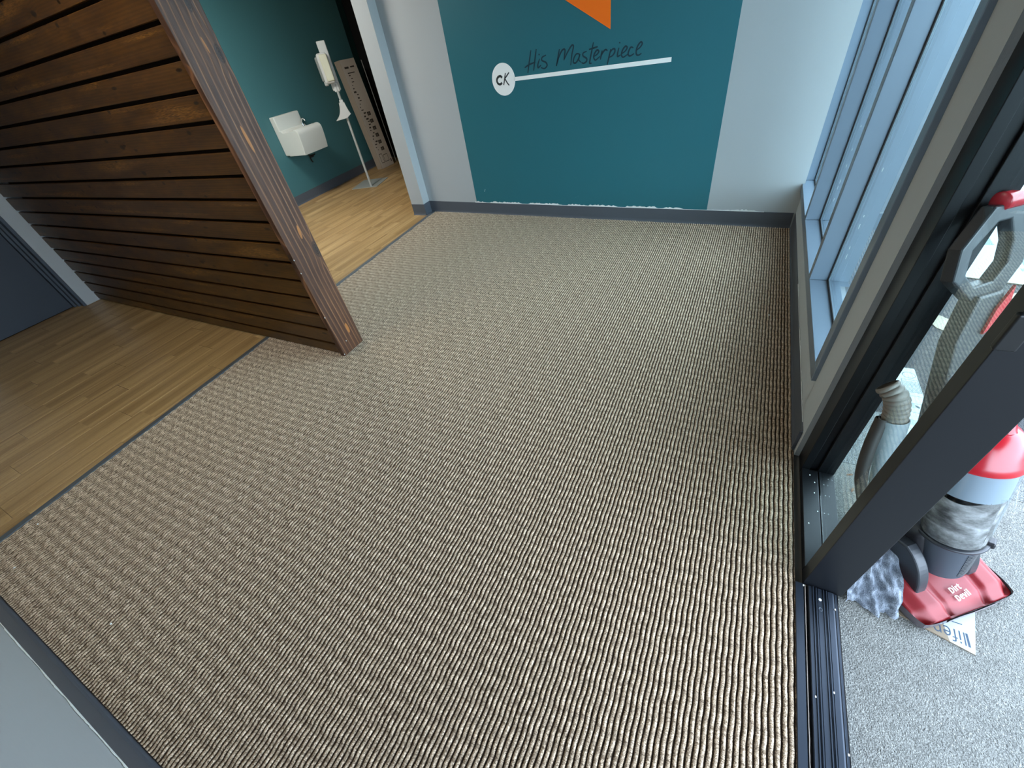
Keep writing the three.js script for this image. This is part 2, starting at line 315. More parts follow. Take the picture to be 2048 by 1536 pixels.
// ---------------------------------------------------------------- door frame: mullion, side light, jamb, threshold
{
  const w = structGroup('window_2'), X0 = 0.03, X1 = 0.135, GX = 0.088, ZA0 = 2.322, ZA1 = 2.41, ZB0 = 2.833, ZB1 = 2.88, YT = 2.46;
  const bar = (name, x0, x1, y0, y1, z0, z1, m = blackFrame) => part(name, rspan(x0, x1, y0, y1, z0, z1, 0.002), m, w);
  bar('frame_mullion', X0, 0.056, 0, YT, ZA0, ZA1); bar('frame_mullion', 0.082, X1, 0, YT, ZA0, ZA1); bar('mullion_core', 0.05, 0.09, 0, YT, ZA0, ZA1 - 0.012);
  bar('frame_jamb', X0, X1, 0, YT, ZB0, ZB1);
  bar('sill_rail', X0, GX - 0.006, 0, 0.031, ZA1, ZB0); bar('sill_rail', GX - 0.002, X1, 0, 0.03, ZA1, ZB0);
  bar('head_rail', X0, X1, YT - 0.05, YT, ZA0, 4.0); bar('frame_jamb', X0, X1, 0, YT, 3.952, 4.0);
  bar('transom_bar', X0, X1, 2.15, 2.2, ZB1, 3.952);
  part('pane', span(GX - 0.003, GX + 0.003, 0.03, YT - 0.05, ZA1 - 0.002, ZB0 + 0.002), glass, w);
  part('pane', span(GX - 0.003, GX + 0.003, 2.2, YT - 0.05, ZB1, 3.952), glass, w);
  part('strike_plate', rspan(0.022, 0.052, 0.98, 1.05, ZB1 - 0.002, ZB1 + 0.012, 0.004), mat('#08090a', 0.4), w);
  for (const [z, y] of [[2.47, 0.0312], [2.52, 0.0312], [2.6, 0.031], [2.66, 0.031], [2.44, 0.032]]) part('paint_fleck', new THREE.IcosahedronGeometry(0.0022, 0).scale(1, 0.4, 1.6), chalk, w, [0.04 + 0.04 * hash(z * 1000, 3), y, z]);
}
{
  const t = thing('door_threshold', 'black grooved metal threshold between the carpet and the concrete', 'threshold');
  const al = mat('#2a323d', 0.36, { metalness: 0.45 }), Z0 = 2.884, L = 1.07, top = 0.0125;
  const ridge = (x) => [[x - 0.0035, top], [x - 0.0022, top + 0.0028], [x + 0.0008, top + 0.0028], [x + 0.0018, top - 0.002], [x + 0.003, top - 0.002], [x + 0.0036, top]];
  part('inner_plate', extrude([[0.008, 0], [0.008, 0.010], [0.0095, top], [0.0295, top], [0.031, 0.010], [0.031, 0]], L), al, t, [0, 0, Z0]);
  const pts = [[0.044, -0.008], [0.044, 0.011], [0.0455, top]];
  for (const x of [0.0572, 0.065, 0.0845, 0.0925]) pts.push(...ridge(x));
  pts.push([0.108, top], [0.112, top - 0.001], [0.1135, top + 0.0006], [0.116, top - 0.003], [0.1205, top - 0.003], [0.1225, top - 0.0012], [0.1255, -0.004], [0.127, -0.01]);
  part('outer_plate', extrude(pts, L), al, t, [0, 0, Z0]);
  part('channel', span(0.0312, 0.0438, -0.0102, 0.001, Z0, Z0 + L), mat('#08080a', 0.9), t);
  { // frayed pale sealing edge standing in the channel
    const s = new THREE.Shape(); s.moveTo(0, 0); s.lineTo(0, 0.0085); for (let i = 1; i <= 160; i++) { const z = L * i / 160; s.lineTo(z, 0.0075 + 0.0035 * vn(z * 90, 2) * vn(z * 12, 7)); } s.lineTo(L, 0); s.closePath();
    part('seal_edge', new THREE.ExtrudeGeometry(s, { depth: 0.0016, bevelEnabled: false }).rotateY(-Math.PI / 2), mat('#9a8f84', 0.8), t, [0.0365, 0.001, Z0]);
  }
  part('screw', new THREE.CylinderGeometry(0.0042, 0.0042, 0.002, 14), mat('#cfd2d2', 0.4), t, [0.074, top + 0.0008, 2.92]);
  part('screw', new THREE.TorusGeometry(0.0048, 0.0008, 6, 16).rotateX(Math.PI / 2), mat('#6f7880', 0.4, { metalness: 0.6 }), t, [0.0745, top, 2.95]);
  for (const [x, z] of [[0.095, 3.171], [0.118, 3.3], [0.03, 2.89], [0.112, 2.935], [0.052, 3.2]]) part('grit', new THREE.IcosahedronGeometry(0.0024, 0).scale(1, 0.5, 1.5), chalk, t, [x, top + 0.0012, z]);
}

// ---------------------------------------------------------------- hall door; black panels for the unlit hall end
{
  const d = structGroup('door_1'), fr = mat('#39434e', 0.5);
  part('door_leaf', rspan(-6.335, -6.292, 0.006, 2.04, 2.53, 3.40, 0.003), slateDoor, d);
  part('door_frame', merge([rspan(-6.33, -6.146, 0, 2.1, 2.46, 2.486), rspan(-6.33, -6.215, 0, 2.09, 2.484, 2.507), rspan(-6.33, -6.262, 0, 2.08, 2.505, 2.528), rspan(-6.33, -6.146, 2.05, 2.1, 2.46, 3.44), rspan(-6.33, -6.15, 0, 2.1, 3.405, 3.44)]), fr, d);
  const e = structGroup('dark_opening_2');  // black panels stand in for the unlit opening at the hall end
  part('door_leaf', rspan(-6.0, -4.92, 0.005, 2.2, -2.8, -2.755, 0.003), unlitBlack, e);
  part('door_leaf', rspan(-4.9, -3.8, 0.005, 2.2, -2.8, -2.755, 0.003), unlitBlack, e);
  part('door_frame', merge([rspan(-6.2, -3.6, 2.2, CEIL - 0.002, -2.8, -2.74), rspan(-6.3, -6.0, 0, 2.25, -2.8, -2.74)]), unlitBlack, e);
}

// ---------------------------------------------------------------- slatted wood screen
{
  const s = thing('wood_slat_screen', 'tall dark-stained horizontal slat screen with a knotty end board', 'screen', [-2.55, 0, 2.272]);
  const X = -3.59 + 0.02, pm = mat('#fff1e4', 0.55, { map: rep(postTex, 1 / 2.5, 1 / 0.185), bumpMap: rep(postBump, 1 / 2.5, 1 / 0.185), bumpScale: 0.0012 });
  // end board: width runs along z 2.18..2.363; v = 0 at the far edge
  const post = metres(rspan(-0.04, 0, 0.0125, 2.6, -0.0915, 0.0915, 0.004), 'y', 0, 0.0925);
  part('end_board', post, pm, s).userData.label = 'weathered brown end board with knots and pale bare patches';
  const mats = slatTex.map((t, i) => mat('#ffffff', 0.42, { map: rep(t, 1 / 3.6, 1 / 0.11, hash(i, 4), 0), bumpMap: rep(t, 1 / 3.6, 1 / 0.11, hash(i, 4), 0), bumpScale: 0.0006 }));
  const len = 3.545, g = metres(rb(len, 0.0985, 0.02, 0.0025, 0, 0, 0, 2), 'x', len / 2, 0.055);
  const g2 = metres(rb(len, 0.0985, 0.02, 0.0025, 0, 0, 0, 2), 'x', len / 2 + 1.3, 0.055), gb = metres(rb(len, 0.0695, 0.02, 0.0025, 0, 0, 0, 2), 'x', len / 2, 0.05);
  const yg = (k) => 0.0905 + 0.11575 * k;                                // middle of the gap above slat k
  for (let k = 0; k < 22; k++) {
    const top = yg(k) - 0.0085, bot = k ? yg(k - 1) + 0.0085 : 0.0125, y = (top + bot) / 2;
    part('slat', k ? (k % 2 ? g : g2) : gb, mats[(k * 5 + 2) % 6], s, [-0.0405 - len / 2, y, 0.062 + 0.003 * (hash(k, 6) - 0.5)]);
  }
  part('core_panel', span(-3.58, -0.041, 0.0135, 2.6, -0.06, -0.03), mat('#3f2d1f', 0.9), s);
  for (const [y, z] of [[0.03, 0.088], [0.32, 0.09], [0.62, 0.09], [0.7, 0.09], [0.1, 0.03]]) part('paint_fleck', new THREE.IcosahedronGeometry(0.0032, 0).scale(0.4, 1.4, 0.8), chalk, s, [0.0004, y, z]);
}

// ---------------------------------------------------------------- wall decals on the teal panel (local frame of the back wall)
function ribbon(pts, w, depth = 0.0008, taper = 0.5) {
  const c = new THREE.CatmullRomCurve3(pts.map(([x, y]) => new THREE.Vector3(x, y, 0))), n = Math.max(6, pts.length * 6), P = c.getPoints(n), L = [], R = [];
  P.forEach((p, i) => { const a = P[Math.max(0, i - 1)], b = P[Math.min(n, i + 1)], dx = b.x - a.x, dy = b.y - a.y, l = Math.hypot(dx, dy) || 1, t = i / n, ww = w * 0.5 * (taper + (1 - taper) * Math.sqrt(Math.sin(Math.PI * clamp(t, 0.03, 0.97)))); L.push([p.x - dy / l * ww, p.y + dx / l * ww]); R.push([p.x + dy / l * ww, p.y - dx / l * ww]); });
  const parts = [], pos = [];
  for (let i = 0; i < n; i++) { const a = L[i], b = L[i + 1], c2 = R[i + 1], d = R[i]; pos.push(a[0], a[1], depth, d[0], d[1], depth, c2[0], c2[1], depth, a[0], a[1], depth, c2[0], c2[1], depth, b[0], b[1], depth); for (const [p, q] of [[a, b], [c2, d]]) pos.push(p[0], p[1], 0, p[0], p[1], depth, q[0], q[1], depth, p[0], p[1], 0, q[0], q[1], depth, q[0], q[1], 0); }
  const g = new THREE.BufferGeometry(); g.setAttribute('position', new THREE.Float32BufferAttribute(pos, 3)); g.computeVertexNormals(); g.setAttribute('uv', new THREE.Float32BufferAttribute(new Float32Array(pos.length / 3 * 2), 2));
  return g;
}
{
  const letters = [
    ['H', [[[-2.115, 1.32], [-2.136, 1.259], [-2.162, 1.178]], [[-2.067, 1.323], [-2.088, 1.254], [-2.107, 1.188]], [[-2.186, 1.215], [-2.147, 1.23], [-2.084, 1.242]]]],
    ['i', [[[-2.044, 1.259], [-2.064, 1.222], [-2.064, 1.204], [-2.036, 1.217]], [[-2.044, 1.29], [-2.048, 1.281]]]],
    ['s', [[[-1.985, 1.276], [-2.022, 1.264], [-2.026, 1.248], [-1.991, 1.23], [-1.982, 1.211], [-2.007, 1.193], [-2.038, 1.202]]]],
    ['M', [[[-1.868, 1.301], [-1.882, 1.255], [-1.902, 1.198]], [[-1.897, 1.209], [-1.873, 1.256], [-1.842, 1.292], [-1.823, 1.293], [-1.829, 1.252], [-1.834, 1.228]], [[-1.831, 1.234], [-1.8, 1.275], [-1.76, 1.312], [-1.751, 1.307], [-1.765, 1.259], [-1.779, 1.191]]]],
    ['a', [[[-1.702, 1.252], [-1.727, 1.256], [-1.75, 1.232], [-1.755, 1.206], [-1.736, 1.202], [-1.711, 1.228], [-1.7, 1.252], [-1.71, 1.219], [-1.695, 1.202]]]],
    ['s', [[[-1.645, 1.263], [-1.674, 1.254], [-1.676, 1.24], [-1.646, 1.218], [-1.648, 1.203], [-1.673, 1.193], [-1.689, 1.2]]]],
    ['t', [[[-1.591, 1.309], [-1.603, 1.265], [-1.62, 1.206], [-1.622, 1.188], [-1.606, 1.188]], [[-1.627, 1.271], [-1.593, 1.275], [-1.557, 1.28]]]],
    ['e', [[[-1.587, 1.226], [-1.561, 1.237], [-1.549, 1.252], [-1.561, 1.261], [-1.581, 1.245], [-1.59, 1.222], [-1.578, 1.203], [-1.541, 1.221]]]],
    ['r', [[[-1.523, 1.254], [-1.531, 1.228], [-1.537, 1.201]], [[-1.532, 1.221], [-1.517, 1.243], [-1.496, 1.256], [-1.482, 1.248]]]],
    ['p', [[[-1.457, 1.255], [-1.47, 1.212], [-1.484, 1.165]], [[-1.465, 1.231], [-1.443, 1.253], [-1.428, 1.252], [-1.426, 1.237], [-1.442, 1.217], [-1.467, 1.208]]]],
    ['i', [[[-1.396, 1.256], [-1.405, 1.223], [-1.405, 1.207], [-1.382, 1.213]], [[-1.389, 1.287], [-1.393, 1.28]]]],
    ['e', [[[-1.376, 1.218], [-1.347, 1.233], [-1.335, 1.251], [-1.346, 1.259], [-1.366, 1.243], [-1.376, 1.214], [-1.365, 1.198], [-1.327, 1.212]]]],
    ['c', [[[-1.29, 1.244], [-1.307, 1.249], [-1.321, 1.232], [-1.326, 1.209], [-1.313, 1.2], [-1.282, 1.21]]]],
    ['e', [[[-1.268, 1.226], [-1.239, 1.243], [-1.227, 1.261], [-1.236, 1.27], [-1.257, 1.253], [-1.268, 1.223], [-1.264, 1.202], [-1.248, 1.198], [-1.229, 1.206]]]],
  ];
  const a = [0, 0, -0.0112], ink = mat('#06303c', 0.55);
  const o = thing('script_lettering', 'dark teal handwritten script lettering on the teal wall panel', 'lettering', a, BA);
  for (const [c, st] of letters) { const dot = c === 'i' ? st.pop() : null; part('letter', merge(st.map((q) => ribbon(q, 0.0112))), ink, o); if (dot) part('letter_dot', ribbon(dot, 0.0112), ink, o); }
  const d = thing('wall_decal', 'white disc with two dark letters and a long white bar', 'decal', a, BA);
  part('disc', new THREE.CylinderGeometry(0.114, 0.114, 0.0012, 64).rotateX(Math.PI / 2), mat('#f6f7f5', 0.6), d, [-2.402, 1.155, 0.0006]);
  part('bar', span(-2.30, -1.0155, 1.1355, 1.1625, 0, 0.0012), mat('#f6f7f5', 0.6), d);
  const lk = mat('#2a3133', 0.6);
  part('letter', ribbon([[-2.412, 1.169], [-2.427, 1.181], [-2.452, 1.176], [-2.468, 1.156], [-2.462, 1.134], [-2.441, 1.125], [-2.419, 1.134]], 0.0165, 0.0008, 0.95), lk, d, [0, 0, 0.0012]);
  part('letter', merge([ribbon([[-2.375, 1.198], [-2.39, 1.157], [-2.406, 1.117]], 0.0095, 0.0008, 0.8), ribbon([[-2.339, 1.199], [-2.367, 1.176], [-2.394, 1.155]], 0.0095, 0.0008, 0.8), ribbon([[-2.385, 1.16], [-2.371, 1.134], [-2.351, 1.11]], 0.0095, 0.0008, 0.8)]), lk, d, [0, 0, 0.0012]);
  const s = new THREE.Shape([[-1.462, 1.367], [-1.462, 2.34], [-2.28, 1.853]].map((q) => new THREE.Vector2(...q)));
  single('triangle_decal', new THREE.ExtrudeGeometry(s, { depth: 0.0012, bevelEnabled: false }), mat('#ff7200', 0.85), 'bright orange triangle on the teal wall panel', 'decal', a, [0, BA, 0]);
}

// ---------------------------------------------------------------- hall: drinking fountain, sanitizer stand, carton
{
  // local x out of the wall, local z along the wall (towards the camera positive)
  const g = thing('drinking_fountain', 'pale wall-mounted drinking fountain on the teal hall wall', 'drinking fountain', [hallX(-0.7) + 0.001, 0.6, -0.7], -HA);
  const pale = mat('#d2d5cf', 0.32), W0 = -0.225, W1 = 0.225;
  part('back_panel', rspan(0, 0.085, 0.0, 0.45, W0, W1, 0.012), pale, g);
  const s = new THREE.Shape(); s.moveTo(0.08, 0); s.lineTo(0.36, 0.0); s.quadraticCurveTo(0.385, 0.1, 0.39, 0.22); s.quadraticCurveTo(0.392, 0.268, 0.355, 0.283); s.lineTo(0.33, 0.286); s.lineTo(0.3, 0.268); s.lineTo(0.13, 0.262); s.lineTo(0.1, 0.286); s.lineTo(0.08, 0.286); s.closePath();
  part('basin', new THREE.ExtrudeGeometry(s, { depth: W1 - W0 - 0.012, bevelEnabled: true, bevelSize: 0.006, bevelThickness: 0.006, bevelSegments: 3, curveSegments: 10 }), pale, g, [0, 0, W0 + 0.006]);
  const ch = mat('#d8dcdc', 0.15, { metalness: 0.9 });
  const sp = part('spout', tube([[0.15, 0.27, -0.15], [0.15, 0.335, -0.15], [0.19, 0.36, -0.15], [0.22, 0.33, -0.15]], 0.008, 20, 8), ch, g); sp.userData.label = 'chrome spout';
  part('push_button', new THREE.CylinderGeometry(0.014, 0.016, 0.012, 16), ch, g, [0.33, 0.29, -0.15]);
  const bk = mat('#0b0b0c', 0.5);
  part('power_cord', merge([tube([[0.05, 0.0, -0.05], [0.06, -0.06, -0.1], [0.04, -0.1, -0.17], [0.045, -0.09, -0.24]], 0.008, 24, 7), tube([[0.05, -0.085, -0.13], [0.06, -0.14, -0.12], [0.04, -0.17, -0.15]], 0.008, 14, 7), rb(0.03, 0.03, 0.06, 0.008, 0.045, -0.1, -0.17)]), bk, g).userData.label = 'black cord and plug hanging below';
}
{
  const g = thing('sanitizer_stand', 'white hand sanitizer dispenser on a thin floor stand', 'sanitizer stand', [-5.345, 0, -1.11], Math.atan2(4.9, 4.8));
  const wh = mat('#c9ccca', 0.4), gr = mat('#aeb3b2', 0.4);
  // local z faces the camera side
  part('base_plate', rb(0.42, 0.008, 0.44, 0.003, 0, 0.004, 0, 1), mat('#aab0ad', 0.45, { metalness: 0.3 }), g, [0.0, 0, -0.2], [0, -0.5, 0]);
  part('pole', new THREE.CylinderGeometry(0.0165, 0.0165, 1.25, 20), gr, g, [0, 0.63, 0]);
  part('pole_clamp', rb(0.05, 0.06, 0.05, 0.01, 0, 1.055, 0.0), wh, g);
  // drip tray: small curved catch cup
  const c = new THREE.Shape(); c.moveTo(-0.035, 0.13); c.lineTo(0.03, 0.13); c.quadraticCurveTo(0.04, 0.05, 0.062, 0.0); c.lineTo(-0.0, -0.035); c.lineTo(-0.14, -0.045); c.quadraticCurveTo(-0.05, 0.0, -0.035, 0.13);
  part('drip_tray', new THREE.ExtrudeGeometry(c, { depth: 0.09, bevelEnabled: true, bevelSize: 0.004, bevelThickness: 0.004, bevelSegments: 2 }), wh, g, [0, 0.92, -0.045]);
  part('back_plate', rb(0.105, 0.5, 0.022, 0.01, 0, 1.435, -0.012), wh, g);
  const d = part('dispenser_body', rb(0.13, 0.31, 0.11, 0.03, -0.045, 1.42, 0.03, 4), wh, g);
  part('front_cover', rb(0.095, 0.27, 0.03, 0.014, -0.03, 1.425, 0.08, 3), mat('#cfd0ba', 0.35), d);
  part('side_tank', rb(0.05, 0.25, 0.09, 0.02, -0.112, 1.42, 0.02, 3), mat('#858a87', 0.3), d);
  part('nozzle', rb(0.05, 0.05, 0.06, 0.014, -0.1, 1.275, 0.03, 3), gr, d);
  part('lower_mount', rb(0.07, 0.1, 0.03, 0.012, 0.0, 1.22, 0.0), wh, g);
}
{
  // tall printed carton leaning on the hall wall
  const cv = document.createElement('canvas'); cv.width = 256; cv.height = 1024; const x = cv.getContext('2d');
  x.fillStyle = '#c2b8ac'; x.fillRect(0, 0, 256, 1024); x.fillStyle = '#352f2a';
  for (let i = 0; i < 6; i++) { const y = 470 + i * 70; x.fillRect(120, y, 60, 34); x.fillStyle = '#6a625a'; x.fillRect(132, y + 8, 30, 20); x.fillStyle = '#352f2a'; }
  for (let i = 0; i < 26; i++) x.fillRect(30 + 60 * hash(i, 2), 130 + i * 28, 10 + 36 * hash(i, 3), 7 + 8 * hash(i, 5));
  x.fillRect(40, 60, 70, 16); x.fillRect(140, 60, 70, 12); x.fillRect(60, 110, 120, 8); x.strokeStyle = '#352f2a'; x.lineWidth = 5; x.strokeRect(110, 900, 80, 70); x.strokeRect(40, 880, 50, 90); x.fillRect(218, 960, 18, 30);
  const t = new THREE.CanvasTexture(cv); t.colorSpace = THREE.SRGBColorSpace;
  const H = 1.475, D = 0.11, W = 0.32, pr = mat('#ffffff', 0.8, { map: t }), kr = mat('#96897a', 0.85);
  const g = thing('printed_carton', 'tall narrow printed carton leaning behind the sanitizer stand', 'carton', [-5.86, 0.001, -2.15], 0);
  const lean = Math.asin(0.155 / H), b = new THREE.Group();
  const body = part('carton_body', rb(D, H, W, 0.003, -D / 2, H / 2, 0), kr, g); body.rotation.z = lean;
  const f = part('printed_face', new THREE.PlaneGeometry(W - 0.004, H - 0.004).rotateY(Math.PI / 2), pr, g); f.rotation.z = lean; f.position.set(-Math.sin(lean) * H / 2 + 0.0012, Math.cos(lean) * H / 2, 0);
  single('metal_rod', new THREE.CylinderGeometry(0.006, 0.006, 1.42, 8), mat('#8d9290', 0.4), 'thin pale rod propped beside the printed carton', 'rod', [-5.94, 0.715, -2.42], [0, 0, 0.06]);
}

// ---------------------------------------------------------------- unseen ceiling lamps added for fill, one over the entry, one over the hall
for (const [x, z, label, power, tint] of [[-2.9, 3.1, 'added long white ceiling fill panel over the entry carpet', FILL_ENTRY, FILL_WARM], [-4.75, 1.0, 'added long white ceiling fill panel over the hall planks', FILL_HALL, FILL_WHITE]]) {
  const g = thing('added_fill_light', label, 'added fill light', [x, CEIL, z]);
  part('frame', rb(0.62, 0.03, 1.22, 0.006, 0, -0.016, 0), mat('#e6e6e2', 0.5), g);
  part('diffuser', rb(0.56, 0.006, 1.16, 0.002, 0, -0.0335, 0), new THREE.MeshStandardMaterial({ color: '#ffffff', emissive: tint, emissiveIntensity: power * 0.4, roughness: 0.6 }), g);
  const l = new THREE.RectAreaLight(tint, power, 0.56, 1.16); l.position.set(x, CEIL - 0.045, z); l.lookAt(x, 0, z); scene.add(l);
}

// ---------------------------------------------------------------- outdoors: concrete, asphalt, unseen roof shading the concrete
const YC = -0.01;
struct('ground_asphalt', metres(span(0.128, 40, -0.25, YC - 0.004, -30, 1.95), 'x'), mat('#56595e', 0.75, { map: rep(asphaltTex, 1.6, 1.6), bumpMap: rep(asphaltBump, 3, 3), bumpScale: 0.004 })).name = 'ground';
struct('ground_concrete', metres(span(0.1275, 40, -0.25, YC, 2.297, 30), 'x'), mat('#adadab', 0.85, { map: rep(concreteTex, 1.5, 1.5), bumpMap: rep(concreteBump, 2.6, 2.6), bumpScale: 0.003 })).name = 'pavement';
struct('ground_apron', metres(span(0.1275, 40, -0.25, YC - 0.002, 1.95, 2.2935), 'x'), mat('#a9adb0', 0.85, { map: rep(concreteTex, 1.1, 1.1), bumpMap: rep(asphaltBump, 3.4, 3.4), bumpScale: 0.005 })).name = 'apron';
struct('unseen_porch_roof', span(0.16, 1.9, 2.72, 2.9, 1.9, 8), mat('#8f918e', 0.8));  // unseen roof, sized to cut daylight on the concrete by the door
struct('outer_wall', merge([span(0.05, 0.16, 0, 4, -12, -0.5), span(0.05, 0.16, 0, 4, 4.4, 14), span(0.05, 0.16, 2.75, 4, -0.5, 4.4)]), mat('#8e8c86', 0.85));

// ---------------------------------------------------------------- upright vacuum cleaner outside the door
const font = await new FontLoader().loadAsync('fonts/droid/droid_sans_bold.typeface.json');
const text = (s, size, depth = 0.0006) => { const g = new TextGeometry(s, { font, size, depth, curveSegments: 3 }); g.computeBoundingBox(); const b = g.boundingBox; return g.translate(-(b.max.x + b.min.x) / 2, -(b.max.y + b.min.y) / 2, 0); };
const grid = (nu, nv, fn) => { const pos = [], uv = [], idx = []; for (let j = 0; j <= nv; j++) for (let i = 0; i <= nu; i++) { pos.push(...fn(i / nu, j / nv)); uv.push(i / nu, j / nv); } for (let j = 0; j < nv; j++) for (let i = 0; i < nu; i++) { const a = j * (nu + 1) + i; idx.push(a, a + nu + 1, a + 1, a + 1, a + nu + 1, a + nu + 2); } const g = new THREE.BufferGeometry(); g.setAttribute('position', new THREE.Float32BufferAttribute(pos, 3)); g.setAttribute('uv', new THREE.Float32BufferAttribute(uv, 2)); g.setIndex(idx); g.computeVertexNormals(); return g; };
const dustTex = tex(512, 256, (x, y) => { const a = vn(x / 40 + 3 * vn(x / 90, y / 50), y / 30 + 2 * vn(x / 60, y / 60)), b = vn(x / 9, y / 6), c = vn(x / 3, y / 3); return mixc([70, 66, 62], [178, 172, 166], clamp(0.05 + 0.9 * a + 0.25 * (b - 0.5) + 0.15 * (c - 0.5), 0, 1)); });
const redDust = tex(512, 512, (x, y) => { const a = vn(x / 60, y / 60, 8, 8), b = vn(x / 14, y / 14, 36, 36), c = vn(x / 4, y / 4, 128, 128); return mixc([184, 6, 24], [200, 84, 94], clamp((a * 0.7 + b * 0.3 - 0.42) * 2.2 + 0.25 * (c - 0.5), 0, 1) * 0.4); });
{
  const TH = Math.atan2(0.645, 0.765), v = thing('upright_vacuum', 'red and grey upright vacuum cleaner with a clear dust bin', 'vacuum cleaner', [0.356, YC + 0.004, 2.687], TH);
  const red = phys('#a40518', 0.26, { clearcoat: 0.3, clearcoatRoughness: 0.2 }), redTop = phys('#a8a0a0', 0.5, { map: redDust, clearcoat: 0.08, clearcoatRoughness: 0.4 });
  const dk = mat('#17161a', 0.42), dkg = mat('#24272b', 0.4), pale = mat('#8f969b', 0.38), wht = mat('#c8cccc', 0.5);
  // floor head: plan rounded, top rises to the back, two grooves
  const plan = (a, b) => { const x = 0.158 * a * (1 - 0.07 * Math.pow(Math.max(0, b), 6)) * (b < -0.2 ? 1 - 0.12 * (-(b + 0.2)) : 1), z = 0.14 * b * (1 - 0.05 * Math.pow(Math.abs(a), 8)); return [x, z]; };
  const topY = (a, b) => { const f = (1 - b) / 2; let y = lerp(0.048, 0.088, sm(clamp(f * 1.15, 0, 1))); const e = Math.abs(a); y -= 0.02 * sm(clamp((e - 0.78) / 0.22, 0, 1)); y -= 0.018 * sm(clamp((b - 0.74) / 0.26, 0, 1)); const gr = Math.abs(e - (0.42 + 0.1 * f)); y -= 0.010 * Math.exp(-(gr * gr) / 0.0022) * (b > -0.9 ? 1 : 0); if (e < 0.4) y -= 0.006; return y; };
  const top = grid(56, 36, (u, w) => { const a = u * 2 - 1, b = w * 2 - 1, [x, z] = plan(a, b); return [x, topY(a, b), z]; });
  const rim = []; for (let i = 0; i <= 40; i++) rim.push([i / 20 - 1, 1]); for (let i = 1; i <= 30; i++) rim.push([1, 1 - i / 15]); for (let i = 1; i <= 40; i++) rim.push([1 - i / 20, -1]); for (let i = 1; i <= 30; i++) rim.push([-1, i / 15 - 1]);
  const side = grid(rim.length - 1, 6, (u, w) => { const [a, b] = rim[Math.round(u * (rim.length - 1))], [x, z] = plan(a, b), y = topY(a, b), k = 1 + 0.035 * Math.sin(w * 1.8); return [x * k, lerp(y, 0.022, w), z * k]; });
  const head = part('floor_head', mergeGeometries([top, side]), redTop, v); head.userData.label = 'dusty red floor head';
  const bump2 = grid(rim.length - 1, 3, (u, w) => { const [a, b] = rim[Math.round(u * (rim.length - 1))], [x, z] = plan(a, b), k = 1.045 + 0.02 * Math.sin(w * 3.1); return [x * k, lerp(0.03, 0.0, w), z * k]; });
  part('bumper', bump2, phys('#4c4548', 0.25, { clearcoat: 0.6 }), head).userData.label = 'dark see-through bumper strip';
  // cut-out of bare grey along the front lip
  part('front_lip', grid(24, 3, (u, w) => { const a = u * 1.1 - 0.55, y = lerp(0.034 + 0.006 * Math.sin(u * 9), 0.008, w); const [x, z] = plan(a, 1); return [x * 1.05, y, z * 1.068]; }), mat('#70686a', 0.5), head);
  const lg = new THREE.Group(); part('logo', merge([text('Dirt', 0.0155).translate(0, 0.0115, 0), text('Devil', 0.0155).translate(0.004, -0.0105, 0)]), wht, head, [-0.004, 0.0505, 0.098], [-Math.PI / 2 + 0.28, 0, 0.12]);
  part('side_logo', text('vv', 0.014), wht, head, [0.137, 0.0715, 0.01], [-Math.PI / 2 + 0.2, 0, 0.3]);
  for (const s of [-1, 1]) part('wheel', new THREE.CylinderGeometry(0.03, 0.03, 0.025, 20).rotateZ(Math.PI / 2), dk, v, [s * 0.13, 0.03, -0.13]);
  // upright body, leaning back on the frame
  const up = new THREE.Group(); up.position.set(-0.012, 0.045, -0.01); up.rotation.x = -0.275;
  const add = (name, g, m, pos, rot, par) => { const o = part(name, g, m, v); o.matrixAutoUpdate = true; const l = new THREE.Object3D(); if (pos) l.position.set(...pos); if (rot) l.rotation.set(...rot); up.updateMatrix(); l.updateMatrix(); const M = up.matrix.clone().multiply(l.matrix); if (par) { par.updateMatrix(); M.premultiply(par.matrix.clone().invert()); v.remove(o); par.add(o); } M.decompose(o.position, o.quaternion, o.scale); return o; };
  add('motor_housing', rb(0.15, 0.19, 0.12, 0.035, 0, 0.09, -0.015, 4), dk);
  for (const s of [-1, 1]) { const sh = new THREE.Shape(); sh.moveTo(-0.1, -0.01); sh.quadraticCurveTo(-0.09, 0.1, 0.0, 0.115); sh.quadraticCurveTo(0.065, 0.09, 0.085, 0.0); sh.lineTo(0.06, -0.02); sh.closePath(); add('pivot_arm', new THREE.ExtrudeGeometry(sh, { depth: 0.024, bevelEnabled: true, bevelSize: 0.007, bevelThickness: 0.006, bevelSegments: 3 }).rotateY(-Math.PI / 2), dkg, [s * 0.09 + 0.012, 0.015, -0.01], [0.27, 0, 0]); }
  const BZ = 0.05, BR = 0.07;                                              // dust bin axis forward of the body
  const vent = add('bin_base', new THREE.CylinderGeometry(BR, BR * 0.82, 0.13, 40).scale(1, 1, 0.9), mat('#373c44', 0.42), [0, 0.105, BZ]);
  for (let i = 0; i < 13; i++) { const y = 0.055 + i * 0.0075, r = BR * (0.82 + 0.18 * (y - 0.04) / 0.13) + 0.0003; add('vent_slot', new THREE.TorusGeometry(r, 0.0021, 6, 14, 1.15).rotateX(-Math.PI / 2).rotateY(-Math.PI / 2 + 0.3 - 0.575).scale(1, 1, 0.9), mat('#101114', 0.5), [0, y, BZ], null, vent); }
  add('bin_rim', new THREE.TorusGeometry(BR * 1.0, 0.006, 8, 48).rotateX(Math.PI / 2), mat('#25272c', 0.35), [0, 0.172, BZ]);
  const bin = add('dust_bin', new THREE.CylinderGeometry(BR * 1.12, BR, 0.27, 48, 1, true), phys('#e9eff2', 0.08, { transmission: 1, thickness: 0, ior: 1.45, side: THREE.DoubleSide }), [0, 0.308, BZ]); bin.userData.label = 'clear plastic dust bin';
